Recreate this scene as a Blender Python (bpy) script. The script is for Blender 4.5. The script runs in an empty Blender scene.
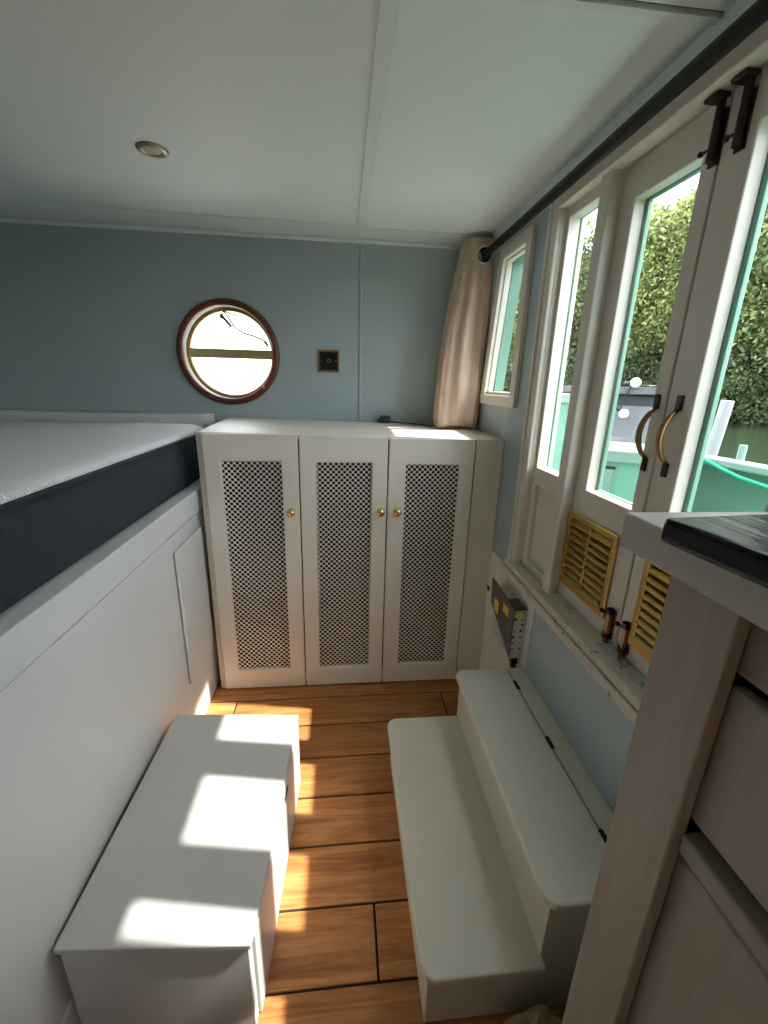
import bpy, bmesh, math, random
from mathutils import Vector, Matrix, Quaternion
S = 0.8                      # survey units -> metres
sc = bpy.context.scene
COL = sc.collection
PI = math.pi
random.seed(7)

# ------------------------------------------------------------------ materials
def new_mat(name):
    m = bpy.data.materials.new(name); m.use_nodes = True
    nt = m.node_tree; b = nt.nodes['Principled BSDF']
    return m, nt, b
def srgb(r, g, b):
    f = lambda c: (c/12.92 if c <= .04045 else ((c+.055)/1.055)**2.4)
    return (f(r/255), f(g/255), f(b/255), 1)
def N(nt, t, **kw):
    n = nt.nodes.new(t)
    for k, v in kw.items():
        if k in n.inputs.keys() if hasattr(n.inputs, 'keys') else False: n.inputs[k].default_value = v
        else: setattr(n, k, v)
    return n
def paint(name, c, c2=None, rough=.5, scale=6, bump=.05, bscale=60, stretch=(1,1,1), spec=.4, amount=1.0):
    """painted surface: two close tones mottled by noise, faint brush relief"""
    m, nt, b = new_mat(name); L = nt.links
    tc = nt.nodes.new('ShaderNodeTexCoord'); mp = nt.nodes.new('ShaderNodeMapping')
    mp.inputs['Scale'].default_value = stretch
    L.new(tc.outputs['Object'], mp.inputs['Vector'])
    n1 = nt.nodes.new('ShaderNodeTexNoise'); n1.inputs['Scale'].default_value = scale; n1.inputs['Detail'].default_value = 6
    L.new(mp.outputs[0], n1.inputs['Vector'])
    r = nt.nodes.new('ShaderNodeValToRGB')
    r.color_ramp.elements[0].position = .3; r.color_ramp.elements[1].position = .7
    r.color_ramp.elements[0].color = c2 or c; r.color_ramp.elements[1].color = c
    L.new(n1.outputs['Fac'], r.inputs[0]); L.new(r.outputs[0], b.inputs['Base Color'])
    b.inputs['Roughness'].default_value = rough; b.inputs['Specular IOR Level'].default_value = spec
    if bump:
        n2 = nt.nodes.new('ShaderNodeTexNoise'); n2.inputs['Scale'].default_value = bscale; n2.inputs['Detail'].default_value = 4
        L.new(mp.outputs[0], n2.inputs['Vector'])
        bp = nt.nodes.new('ShaderNodeBump'); bp.inputs['Strength'].default_value = bump; bp.inputs['Distance'].default_value = .01
        L.new(n2.outputs['Fac'], bp.inputs['Height']); L.new(bp.outputs[0], b.inputs['Normal'])
    return m
def scuffed(name, c, dirt, rough=.45, th=.66, scale=9, stretch=(1,1,1), bump=.04):
    """paint with small chips and smudges of a darker tone"""
    m = paint(name, c, tuple(v*.93 for v in c[:3])+(1,), rough, 5, bump, 70, stretch)
    nt = m.node_tree; L = nt.links; b = nt.nodes['Principled BSDF']
    src = b.inputs['Base Color'].links[0].from_socket
    tc = nt.nodes.new('ShaderNodeTexCoord')
    n = nt.nodes.new('ShaderNodeTexNoise'); n.inputs['Scale'].default_value = scale*4; n.inputs['Detail'].default_value = 8; n.inputs['Roughness'].default_value = .7
    L.new(tc.outputs['Object'], n.inputs['Vector'])
    r = nt.nodes.new('ShaderNodeValToRGB'); r.color_ramp.elements[0].position = th; r.color_ramp.elements[1].position = th+.05
    r.color_ramp.elements[0].color = (0,0,0,1); r.color_ramp.elements[1].color = (.7,.7,.7,1)
    L.new(n.outputs['Fac'], r.inputs[0])
    mx = nt.nodes.new('ShaderNodeMix'); mx.data_type = 'RGBA'
    L.new(r.outputs[0], mx.inputs[0]); L.new(src, mx.inputs[6]); mx.inputs[7].default_value = dirt
    L.new(mx.outputs[2], b.inputs['Base Color'])
    return m
def simple(name, c, rough=.5, metal=0, spec=.5, bump=0, bscale=80):
    m, nt, b = new_mat(name)
    L = nt.links
    tc = nt.nodes.new('ShaderNodeTexCoord'); n = nt.nodes.new('ShaderNodeTexNoise'); n.inputs['Scale'].default_value = bscale; n.inputs['Detail'].default_value = 3
    L.new(tc.outputs['Object'], n.inputs['Vector'])
    mx = nt.nodes.new('ShaderNodeMix'); mx.data_type = 'RGBA'
    mx.inputs[6].default_value = tuple(v*.8 for v in c[:3])+(1,); mx.inputs[7].default_value = tuple(min(1, v*1.1) for v in c[:3])+(1,)
    L.new(n.outputs['Fac'], mx.inputs[0]); L.new(mx.outputs[2], b.inputs['Base Color'])
    b.inputs['Roughness'].default_value = rough; b.inputs['Metallic'].default_value = metal; b.inputs['Specular IOR Level'].default_value = spec
    if bump:
        bp = nt.nodes.new('ShaderNodeBump'); bp.inputs['Strength'].default_value = bump; bp.inputs['Distance'].default_value = .005
        L.new(n.outputs['Fac'], bp.inputs['Height']); L.new(bp.outputs[0], b.inputs['Normal'])
    return m
def wood(name, ca, cb, along='X', scale=1.0, rough=.4, contrast=(.3,.7), bump=.06, island=True, island_amt=.25, spec=.4):
    m, nt, b = new_mat(name); L = nt.links
    tc = nt.nodes.new('ShaderNodeTexCoord'); mp = nt.nodes.new('ShaderNodeMapping')
    s = {'X':(1.2,16,16),'Y':(16,1.2,16),'Z':(16,16,1.2)}[along]
    mp.inputs['Scale'].default_value = tuple(v*scale for v in s)
    geo = nt.nodes.new('ShaderNodeNewGeometry')
    cmb = nt.nodes.new('ShaderNodeVectorMath'); cmb.operation = 'MULTIPLY_ADD'
    comb = nt.nodes.new('ShaderNodeCombineXYZ')
    for i in range(3): L.new(geo.outputs['Random Per Island'], comb.inputs[i])
    cmb.inputs[1].default_value = (7.3, 5.1, 3.7) if island else (0,0,0)
    L.new(comb.outputs[0], cmb.inputs[0]); L.new(tc.outputs['Object'], cmb.inputs[2]); L.new(cmb.outputs[0], mp.inputs['Vector'])
    n = nt.nodes.new('ShaderNodeTexNoise'); n.inputs['Scale'].default_value = 1.6; n.inputs['Detail'].default_value = 7; n.inputs['Roughness'].default_value = .62; n.inputs['Distortion'].default_value = 1.4
    L.new(mp.outputs[0], n.inputs['Vector'])
    n2 = nt.nodes.new('ShaderNodeTexNoise'); n2.inputs['Scale'].default_value = 9; n2.inputs['Detail'].default_value = 4
    L.new(mp.outputs[0], n2.inputs['Vector'])
    ad = nt.nodes.new('ShaderNodeMath'); ad.operation = 'MULTIPLY_ADD'; ad.inputs[1].default_value = .35
    L.new(n2.outputs['Fac'], ad.inputs[0]); L.new(n.outputs['Fac'], ad.inputs[2])
    sb = nt.nodes.new('ShaderNodeMath'); sb.operation = 'SUBTRACT'; sb.inputs[1].default_value = .17
    L.new(ad.outputs[0], sb.inputs[0])
    r = nt.nodes.new('ShaderNodeValToRGB'); r.color_ramp.elements[0].position = contrast[0]; r.color_ramp.elements[1].position = contrast[1]
    r.color_ramp.elements[0].color = cb; r.color_ramp.elements[1].color = ca
    L.new(sb.outputs[0], r.inputs[0])
    hs = nt.nodes.new('ShaderNodeHueSaturation')
    mr = nt.nodes.new('ShaderNodeMapRange'); mr.inputs['To Min'].default_value = 1-island_amt; mr.inputs['To Max'].default_value = 1+island_amt*.6
    L.new(geo.outputs['Random Per Island'], mr.inputs['Value']); L.new(mr.outputs[0], hs.inputs['Value'])
    L.new(r.outputs[0], hs.inputs['Color']); L.new(hs.outputs[0], b.inputs['Base Color'])
    b.inputs['Roughness'].default_value = rough; b.inputs['Specular IOR Level'].default_value = spec
    bp = nt.nodes.new('ShaderNodeBump'); bp.inputs['Strength'].default_value = bump; bp.inputs['Distance'].default_value = .004
    L.new(sb.outputs[0], bp.inputs['Height']); L.new(bp.outputs[0], b.inputs['Normal'])
    return m
def glass_mat(name, tint=(1,1,1,1), gloss=.12):
    m = bpy.data.materials.new(name); m.use_nodes = True; nt = m.node_tree; L = nt.links
    nt.nodes.remove(nt.nodes['Principled BSDF']); out = nt.nodes['Material Output']
    t = nt.nodes.new('ShaderNodeBsdfTransparent'); t.inputs[0].default_value = tint
    g = nt.nodes.new('ShaderNodeBsdfGlossy'); g.inputs['Roughness'].default_value = .01
    f = nt.nodes.new('ShaderNodeFresnel'); f.inputs[0].default_value = 1.25
    mu = nt.nodes.new('ShaderNodeMath'); mu.operation = 'MULTIPLY'; mu.inputs[1].default_value = gloss
    L.new(f.outputs[0], mu.inputs[0])
    mx = nt.nodes.new('ShaderNodeMixShader'); L.new(mu.outputs[0], mx.inputs[0]); L.new(t.outputs[0], mx.inputs[1]); L.new(g.outputs[0], mx.inputs[2])
    L.new(mx.outputs[0], out.inputs['Surface'])
    return m
def leaf_mat(name, ca, cb, trans=.45):
    m = bpy.data.materials.new(name); m.use_nodes = True; nt = m.node_tree; L = nt.links
    nt.nodes.remove(nt.nodes['Principled BSDF']); out = nt.nodes['Material Output']
    geo = nt.nodes.new('ShaderNodeNewGeometry'); r = nt.nodes.new('ShaderNodeValToRGB')
    r.color_ramp.elements[0].color = ca; r.color_ramp.elements[1].color = cb
    L.new(geo.outputs['Random Per Island'], r.inputs[0])
    d = nt.nodes.new('ShaderNodeBsdfDiffuse'); t = nt.nodes.new('ShaderNodeBsdfTranslucent')
    L.new(r.outputs[0], d.inputs[0]); L.new(r.outputs[0], t.inputs[0])
    mx = nt.nodes.new('ShaderNodeMixShader'); mx.inputs[0].default_value = trans
    L.new(d.outputs[0], mx.inputs[1]); L.new(t.outputs[0], mx.inputs[2]); L.new(mx.outputs[0], out.inputs['Surface'])
    return m

M = {}
M['white'] = paint('white_paint', srgb(226,224,216), srgb(220,217,208), .45, 5, .05, 50)
M['cabinet'] = paint('cabinet_white', srgb(224,219,208), srgb(217,212,200), .42, 4, .04, 60)
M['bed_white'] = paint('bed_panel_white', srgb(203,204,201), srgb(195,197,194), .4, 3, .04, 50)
M['frame'] = scuffed('window_frame_white', srgb(214,208,196), srgb(120,110,95), .42, .72, 12)
M['old_white'] = scuffed('worn_sill_white', srgb(206,200,186), srgb(80,72,60), .5, .585, 10)
M['blue'] = paint('blue_grey_wall', srgb(160,174,178), srgb(155,170,174), .5, 3, .03, 45)
M['wall_blue_low'] = scuffed('blue_grey_lower_wall', srgb(172,187,190), srgb(120,130,130), .5, .70, 6)
M['ceiling'] = paint('pale_mint_ceiling', srgb(228,236,233), srgb(224,233,230), .6, 2, .03, 40)
M['ceil_trim'] = paint('ceiling_batten', srgb(222,229,227), srgb(217,225,223), .45, 6, .03, 60)
M['step'] = scuffed('step_cream_paint', srgb(218,215,200), srgb(110,98,80), .4, .70, 8)
M['step_front'] = scuffed('step_riser_paint', srgb(208,203,188), srgb(96,80,60), .45, .72, 8)
M['box'] = scuffed('box_grey_white', srgb(188,188,185), srgb(110,110,108), .36, .70, 7, (1,1,1))
M['kitchen'] = wood('grey_washed_pine', srgb(165,155,144), srgb(148,138,127), 'Z', 1.2, .5, (.25,.75), .12, True, .04)
M['kitchen_h'] = wood('grey_washed_pine_across', srgb(160,150,139), srgb(142,132,121), 'Y', 1.2, .5, (.25,.75), .12, True, .04)
M['worktop'] = wood('worktop_grey', srgb(188,183,176), srgb(172,166,158), 'Y', .8, .35, (.25,.75), .06, True, .03)
M['black_board'] = wood('black_board', (.010,.010,.012,1), (.005,.005,.006,1), 'Y', 1.0, .22, (.3,.7), .22, True, .05, .3)
M['floor'] = wood('oak_plank', srgb(196,136,82), srgb(152,94,50), 'X', 1.3, .38, (.36,.64), .05, True, .2)
M['caulk'] = simple('black_caulk', (.012,.011,.01,1), .7)
M['mahogany'] = wood('mahogany', srgb(122,66,40), srgb(78,36,22), 'X', 2, .35, (.3,.7), .05, False)
M['brass'] = simple('brass', (.80,.57,.24,1), .2, 1.0, bscale=30)
M['brass_vent'] = simple('brass_louvre', (.66,.45,.14,1), .33, 1.0, bscale=20, bump=.05)
M['old_brass'] = simple('tarnished_brass', (.34,.21,.085,1), .38, 1.0, bscale=60)
M['pale_brass'] = simple('dull_pale_brass', (.40,.35,.24,1), .4, .9, bscale=40)
M['bar_brass'] = simple('olive_brass', (.50,.42,.20,1), .4, .35, bscale=40)
M['bronze'] = simple('dark_bronze', (.055,.035,.025,1), .42, .7, bscale=60)
M['black'] = simple('black_plastic', (.012,.012,.013,1), .35)
M['rod'] = simple('black_rod', (.004,.0035,.0035,1), .4, 0, .2)
M['dark_gap'] = simple('gap_and_shade_dark', (.02,.018,.022,1), .9)  # dark joints and slots, plus painted shade in cabinet, vents and drawer unit
M['navy'] = paint('navy_ticking', srgb(46,50,60), srgb(34,38,47), .9, 140, .3, 320)
M['piping'] = simple('black_piping', (.015,.016,.02,1), .8)
M['steel'] = simple('bare_steel', (.55,.55,.53,1), .4, .8, bscale=25)
M['dark_steel'] = simple('dull_dark_steel', (.16,.15,.14,1), .5, .6, bscale=25)
M['chrome'] = simple('eyelet_chrome', (.7,.69,.66,1), .25, 1)
M['yellow'] = simple('yellow_sticker', srgb(222,196,30), .5)
M['mint'] = paint('mint_green_steel', srgb(104,146,129), srgb(94,135,119), .45, 5, .05, 30)
M['mint_pale'] = paint('pale_mint_coping', srgb(116,138,129), srgb(106,128,119), .4, 5, .05, 30)
M['mint_speck'] = scuffed('spattered_mint_steel', srgb(100,128,115), srgb(165,185,172), .5, .64, 14)
M['teal_hose'] = simple('green_hose', srgb(24,150,120), .4)
M['grey_wood'] = wood('weathered_grey_wood', srgb(112,112,114), srgb(78,78,82), 'X', 1, .7, (.3,.7), .1)
M['grey_board'] = paint('pale_grey_board', srgb(112,114,120), srgb(102,104,110), .6, 6, .05, 40)
M['dark_hull'] = paint('dark_grey_hull', srgb(56,60,66), srgb(44,48,54), .6, 4, .05, 30)
M['post_white'] = paint('white_post', srgb(140,140,142), None, .5)
M['bulb'] = simple('frosted_bulb', (.85,.86,.86,1), .3)
M['backdrop'] = paint('backdrop_white', (.86,.86,.85,1), (.82,.82,.81,1), .8, 5, .05, 200)
M['bag'] = paint('beige_cloth_bag', srgb(176,152,128), srgb(158,134,110), .85, 10, .2, 120)
M['glass'] = glass_mat('window_glass', (.97,.985,.98,1))
M['lens'] = simple('frosted_lens', (.55,.55,.5,1), .3)
M['plate_hole'] = simple('socket_black', (.008,.008,.008,1), .6, 0, .2)
M['bark'] = simple('bark', (.06,.045,.03,1), .9, bump=.4, bscale=6)
M['leaf1'] = leaf_mat('leaf_bright', (.06,.09,.03,1), (.52,.57,.22,1))
M['leaf2'] = leaf_mat('leaf_mid', (.045,.07,.03,1), (.38,.44,.20,1))
M['leaf3'] = leaf_mat('leaf_dark', (.03,.05,.025,1), (.20,.25,.12,1))

# mattress quilting (fine wavy ribs)
m, nt, b = new_mat('quilted_white_knit'); L = nt.links
tc = nt.nodes.new('ShaderNodeTexCoord')
w = nt.nodes.new('ShaderNodeTexWave'); w.bands_direction = 'Y'; w.inputs['Scale'].default_value = 40; w.inputs['Distortion'].default_value = 1.2; w.inputs['Detail'].default_value = 1; w.inputs['Detail Scale'].default_value = .6
L.new(tc.outputs['Object'], w.inputs['Vector'])
r = nt.nodes.new('ShaderNodeValToRGB'); r.color_ramp.elements[0].color = srgb(196,199,202); r.color_ramp.elements[1].color = srgb(222,224,226)
L.new(w.outputs['Fac'], r.inputs[0]); L.new(r.outputs[0], b.inputs['Base Color']); b.inputs['Roughness'].default_value = .9
bp_ = nt.nodes.new('ShaderNodeBump'); bp_.inputs['Strength'].default_value = .5; bp_.inputs['Distance'].default_value = .004
L.new(w.outputs['Fac'], bp_.inputs['Height']); L.new(bp_.outputs[0], b.inputs['Normal'])
M['knit'] = m
# curtain cotton: thin woven cloth that lets light through
m, nt, b = new_mat('cream_curtain'); L = nt.links
tc = nt.nodes.new('ShaderNodeTexCoord'); mp = nt.nodes.new('ShaderNodeMapping'); mp.inputs['Scale'].default_value = (30,30,5)
n = nt.nodes.new('ShaderNodeTexNoise'); n.inputs['Scale'].default_value = 1.0; n.inputs['Detail'].default_value = 6; n.inputs['Roughness'].default_value = .7
L.new(tc.outputs['Object'], mp.inputs[0]); L.new(mp.outputs[0], n.inputs[0])
r = nt.nodes.new('ShaderNodeValToRGB'); r.color_ramp.elements[0].position = .3; r.color_ramp.elements[1].position = .72
r.color_ramp.elements[0].color = srgb(204,176,154); r.color_ramp.elements[1].color = srgb(236,216,198)
L.new(n.outputs['Fac'], r.inputs[0]); L.new(r.outputs[0], b.inputs['Base Color']); b.inputs['Roughness'].default_value = .9
tr = nt.nodes.new('ShaderNodeBsdfTranslucent'); L.new(r.outputs[0], tr.inputs[0])
mx = nt.nodes.new('ShaderNodeMixShader'); mx.inputs[0].default_value = .35
L.new(b.outputs[0], mx.inputs[1]); L.new(tr.outputs[0], mx.inputs[2]); L.new(mx.outputs[0], nt.nodes['Material Output'].inputs['Surface'])
M['curtain'] = m
# perforated steel
m, nt, b = new_mat('perforated_steel'); L = nt.links
tc = nt.nodes.new('ShaderNodeTexCoord'); v = nt.nodes.new('ShaderNodeTexVoronoi'); v.inputs['Scale'].default_value = 48; v.inputs['Randomness'].default_value = .15
L.new(tc.outputs['Object'], v.inputs['Vector'])
r = nt.nodes.new('ShaderNodeValToRGB'); r.color_ramp.elements[0].position = .26; r.color_ramp.elements[1].position = .32
r.color_ramp.elements[0].color = (.05,.05,.05,1); r.color_ramp.elements[1].color = (.62,.63,.62,1)
L.new(v.outputs['Distance'], r.inputs[0]); L.new(r.outputs[0], b.inputs['Base Color']); b.inputs['Roughness'].default_value = .4; b.inputs['Metallic'].default_value = .5
M['perf'] = m
# water
m, nt, b = new_mat('river_water'); L = nt.links
b.inputs['Base Color'].default_value = (.018,.028,.016,1); b.inputs['Roughness'].default_value = .06
tc = nt.nodes.new('ShaderNodeTexCoord'); mp = nt.nodes.new('ShaderNodeMapping'); mp.inputs['Scale'].default_value = (1.2,2.2,1)
n = nt.nodes.new('ShaderNodeTexNoise'); n.inputs['Scale'].default_value = 1.6; n.inputs['Detail'].default_value = 5
L.new(tc.outputs['Object'], mp.inputs[0]); L.new(mp.outputs[0], n.inputs[0])
bp_ = nt.nodes.new('ShaderNodeBump'); bp_.inputs['Strength'].default_value = .35; bp_.inputs['Distance'].default_value = .2
L.new(n.outputs['Fac'], bp_.inputs['Height']); L.new(bp_.outputs[0], b.inputs['Normal'])
M['water'] = m

# ------------------------------------------------------------------ mesh helpers (survey units, world coordinates)
class MB:
    def __init__(s): s.v = []; s.f = []; s.mi = []; s.cur = 0
    def add(s, vs, fs):
        o = len(s.v); s.v += [Vector(p) for p in vs]
        s.f += [tuple(i+o for i in f) for f in fs]; s.mi += [s.cur]*len(fs)
        return s
    def box(s, x0, x1, y0, y1, z0, z1, rot=None):
        vs = [(x,y,z) for z in (z0,z1) for y in (y0,y1) for x in (x0,x1)]
        if rot:
            a, cx, cy = rot; c, sn = math.cos(a), math.sin(a)
            vs = [(cx+(x-cx)*c-(y-cy)*sn, cy+(x-cx)*sn+(y-cy)*c, z) for x,y,z in vs]
        return s.add(vs, [(0,2,3,1),(4,5,7,6),(0,1,5,4),(2,6,7,3),(0,4,6,2),(1,3,7,5)])
    def hexa(s, b4, t4):
        return s.add(list(b4)+list(t4), [(3,2,1,0),(4,5,6,7),(0,1,5,4),(1,2,6,5),(2,3,7,6),(3,0,4,7)])
    def prism(s, pts, vec):
        n = len(pts); vec = Vector(vec)
        vs = [Vector(p) for p in pts]; vs += [p+vec for p in vs]
        return s.add(vs, [tuple(range(n-1,-1,-1)), tuple(range(n,2*n))]+[(i,(i+1)%n,n+(i+1)%n,n+i) for i in range(n)])
    def tube(s, pts, r, n=12, closed=False):
        pts = [Vector(p) for p in pts]; k = len(pts); rs = r if isinstance(r,(list,tuple)) else [r]*k
        vs = []; up = None
        for i, p in enumerate(pts):
            a = pts[(i-1)%k] if (closed or i>0) else p; c = pts[(i+1)%k] if (closed or i<k-1) else p
            t = (c-a).normalized()
            if up is None:
                up = Vector((0,0,1)) if abs(t.z) < .9 else Vector((1,0,0))
            u = (up - t*up.dot(t)).normalized(); w_ = t.cross(u); up = u
            vs += [p+rs[i]*(math.cos(2*PI*j/n)*u+math.sin(2*PI*j/n)*w_) for j in range(n)]
        fs = []
        for i in range(k if closed else k-1):
            a, b_ = i*n, ((i+1)%k)*n
            fs += [(a+j, a+(j+1)%n, b_+(j+1)%n, b_+j) for j in range(n)]
        if not closed: fs += [tuple(range(n-1,-1,-1)), tuple(range((k-1)*n, k*n))]
        return s.add(vs, fs)
    def lathe(s, prof, origin, axis, n=32, cap=True):
        """prof: (radius, distance along axis)"""
        ax = Vector(axis).normalized(); u = (Vector((0,0,1)) if abs(ax.z)<.9 else Vector((1,0,0))); u = (u-ax*u.dot(ax)).normalized(); w_ = ax.cross(u)
        o = Vector(origin); vs = []
        for r_, d in prof: vs += [o+ax*d+r_*(math.cos(2*PI*j/n)*u+math.sin(2*PI*j/n)*w_) for j in range(n)]
        fs = []
        for i in range(len(prof)-1): fs += [(i*n+j, i*n+(j+1)%n, (i+1)*n+(j+1)%n, (i+1)*n+j) for j in range(n)]
        if cap: fs += [tuple(range(n-1,-1,-1)), tuple(range((len(prof)-1)*n, len(prof)*n))]
        return s.add(vs, fs)
    def ring(s, prof, origin, axis, n=64):
        """closed profile revolved: a solid ring"""
        k = len(prof); o0 = len(s.v)
        s.lathe(prof, origin, axis, n, cap=False)
        s.f += [(o0+(k-1)*n+j, o0+(k-1)*n+(j+1)%n, o0+(j+1)%n, o0+j) for j in range(n)]; s.mi += [s.cur]*n
        return s
    def holed(s, ax, a0, a1, u0, u1, v0, v1, holes):
        """slab normal to axis ax (0=x,1=y,2=z) between a0,a1; u,v the other two axes in order; rectangular holes (u0,u1,v0,v1)"""
        us = sorted({u0,u1}|{h[i] for h in holes for i in (0,1)}); vs_ = sorted({v0,v1}|{h[i] for h in holes for i in (2,3)})
        inh = lambda u,v: any(h[0]<u<h[1] and h[2]<v<h[3] for h in holes) or not (u0<u<u1 and v0<v<v1)
        def P(a,u,v):
            q = [0,0,0]; o = [i for i in range(3) if i!=ax]; q[ax]=a; q[o[0]]=u; q[o[1]]=v; return tuple(q)
        key = {}
        def vid(p):
            if p not in key: key[p] = len(s.v); s.v.append(Vector(p))
            return key[p]
        def face(*ps): s.f.append(tuple(vid(p) for p in ps)); s.mi.append(s.cur)
        for i in range(len(us)-1):
            for j in range(len(vs_)-1):
                A,B,C,D = us[i],us[i+1],vs_[j],vs_[j+1]; mu,mv = (A+B)/2,(C+D)/2
                if inh(mu,mv): continue
                face(P(a0,A,C),P(a0,A,D),P(a0,B,D),P(a0,B,C)); face(P(a1,A,C),P(a1,B,C),P(a1,B,D),P(a1,A,D))
                e = 1e-5
                if inh(A-e,mv): face(P(a0,A,C),P(a1,A,C),P(a1,A,D),P(a0,A,D))
                if inh(B+e,mv): face(P(a0,B,C),P(a0,B,D),P(a1,B,D),P(a1,B,C))
                if inh(mu,C-e): face(P(a0,A,C),P(a0,B,C),P(a1,B,C),P(a1,A,C))
                if inh(mu,D+e): face(P(a0,A,D),P(a1,A,D),P(a1,B,D),P(a0,B,D))
        return s
ROOTLOC = {}
def obj(name, mb, mat, parent=None, base=None, bevel=0, smooth=False, seg=2, solid=0, sub=0):
    """link ONE mesh object; verts are given in world survey units"""
    if parent is not None: loc = ROOTLOC[parent.name]
    else: loc = Vector(base if base is not None else (0,0,0))*S
    me = bpy.data.meshes.new(name)
    me.from_pydata([tuple(p*S-loc) for p in mb.v], [], mb.f)
    mats = mat if isinstance(mat,(list,tuple)) else [mat]
    for k in mats: me.materials.append(M[k])
    for p, i in zip(me.polygons, mb.mi): p.material_index = i
    bm = bmesh.new(); bm.from_mesh(me); bmesh.ops.recalc_face_normals(bm, faces=bm.faces); bm.to_mesh(me); bm.free()
    o = bpy.data.objects.new(name, me); COL.objects.link(o)
    if parent is not None: o.parent = parent
    else: o.location = loc
    ROOTLOC[o.name] = loc
    if solid:
        md = o.modifiers.new('solid','SOLIDIFY'); md.thickness = solid*S; md.offset = 0
    if bevel:
        md = o.modifiers.new('bevel','BEVEL'); md.width = bevel*S; md.segments = seg; md.limit_method = 'ANGLE'; md.angle_limit = math.radians(40); md.harden_normals = False
    if sub:
        md = o.modifiers.new('sub','SUBSURF'); md.levels = sub; md.render_levels = sub
    if smooth:
        for p in me.polygons: p.use_smooth = True
    return o
def tag(o, label, cat, group=None, kind=None):
    o['label'] = label; o['category'] = cat
    if group: o['group'] = group
    if kind: o['kind'] = kind
    return o
def thing(name, base, label, cat, group=None, kind=None):
    o = bpy.data.objects.new(name, None); COL.objects.link(o); o.empty_display_size = .1
    o.location = Vector(base)*S; ROOTLOC[o.name] = Vector(base)*S
    return tag(o, label, cat, group, kind)
def struct(name, mb, mat, label, cat, base=None, **kw):
    return tag(obj(name, mb, mat, None, base, **kw), label, cat, None, 'structure')

# ------------------------------------------------------------------ survey
D = 2.35       # back wall
R = .705       # right (door) wall inner face
RO = .775       # its outer face
ZC = 2.118     # ceiling
XL = -2.3      # left wall
YB = -3.4      # where the modelled part of the cabin ends behind the camera
PHX, PHZ = -.563, 1.572   # porthole centre

# floor: planks along X, black caulk between
fl = MB(); gap = .0035
y = .675-.1715*24
rows = []
while y < D: rows.append((y, y+.1715)); y += .1715
fl.cur = 0
for i, (a, b_) in enumerate(rows):
    a2, b2 = max(a, YB), min(b_, D)
    if b2-a2 < .01: continue
    if abs(a-.675) < .01: js = [XL, -1.3, .09, RO]
    elif abs(a-1.5325) < .02: js = [XL, -.49, .482, RO]
    else:
        st = XL + (i*0.61) % 1.2; js = [XL]+[q for q in (st, st+1.15) if not (-.6 < q < .5)]+[RO]
        js = [q for q in js if q <= RO]
    for k in range(len(js)-1):
        fl.box(js[k]+gap, js[k+1]-gap, a2+gap, b2-gap, -.012, 0)
fl.cur = 1
fl.box(XL, RO, YB, D, -.06, -.006)
struct('floor', fl, ['floor','caulk'], 'warm oak plank floor with black caulked seams', 'floor', bevel=.0012, seg=1)

# ceiling and its battens
struct('ceiling', MB().box(XL, RO, YB, D+.1, ZC, ZC+.05), 'ceiling', 'pale mint painted ceiling panels', 'ceiling')
struct('trim_1', MB().box(.072, .108, YB, 2.17, ZC-.0075, ZC), 'ceil_trim', 'ceiling batten running away from the camera to the back wall', 'ceiling trim', bevel=.002)
struct('trim_2', MB().hexa([(XL,2.10,ZC-.008),(R,2.215,ZC-.008),(R,D,ZC-.008),(XL,D,ZC-.008)],[(XL,2.10,ZC),(R,2.215,ZC),(R,D,ZC),(XL,D,ZC)]), 'ceil_trim', 'flat ceiling batten along the top of the back wall', 'ceiling trim', bevel=.002)
struct('trim_3', MB().box(XL, R, D-.010, D, ZC-.026, ZC-.009), 'ceil_trim', 'narrow moulding under the ceiling on the back wall', 'wall trim', bevel=.003)
struct('trim_4', MB().box(.093, .104, D-.006, D, 1.2, ZC-.018), 'blue', 'thin blue cover strip down the back wall', 'wall trim', bevel=.002)
t5 = MB().box(.11, R, .950, .966, ZC-.010, ZC); t5.box(.11, R, .925, .944, ZC-.004, ZC); t5.cur = 1; t5.box(.11, R, .944, .950, ZC-.001, ZC)
struct('trim_5', t5, ['ceil_trim','dark_gap'], 'cross batten on the ceiling above the doors', 'ceiling trim', bevel=.002)
struct('trim_6', MB().box(R-.003, R, YB, 2.21, 2.035, ZC), 'ceil_trim', 'pale frieze board above the black curtain rod', 'wall trim', bevel=.003)

# back wall with a round hole for the porthole
bw = MB(); h = .3; rh = .232; nseg = 64
bw.holed(1, D, D+.10, XL, RO, -.06, ZC, [(PHX-h, PHX+h, PHZ-h, PHZ+h)])
circ = []; sq = []
for k in range(nseg):
    a = 2*PI*k/nseg; c, s_ = math.cos(a), math.sin(a); m_ = max(abs(c), abs(s_))
    circ.append((PHX+rh*c, PHZ+rh*s_)); sq.append((PHX+h*c/m_, PHZ+h*s_/m_))
vs = [(x,Y_,z) for Y_ in (D, D+.10) for (x,z) in circ+sq]
fs = []
for k in range(nseg):
    k2 = (k+1)%nseg
    fs += [(k,k2,nseg+k2,nseg+k),(2*nseg+k,3*nseg+k,3*nseg+k2,2*nseg+k2),(k,2*nseg+k,2*nseg+k2,k2)]
bw.add(vs, fs)
struct('wall_back', bw, 'blue', 'blue-grey painted back wall', 'wall')
struct('wall_front', MB().box(XL, RO, YB-.05, YB, -.06, ZC), 'blue', 'plain wall behind the camera', 'wall')
struct('wall_left', MB().box(XL-.05, XL, YB, D, -.06, ZC), 'blue', 'blue-grey wall beyond the bed', 'wall')

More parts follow.
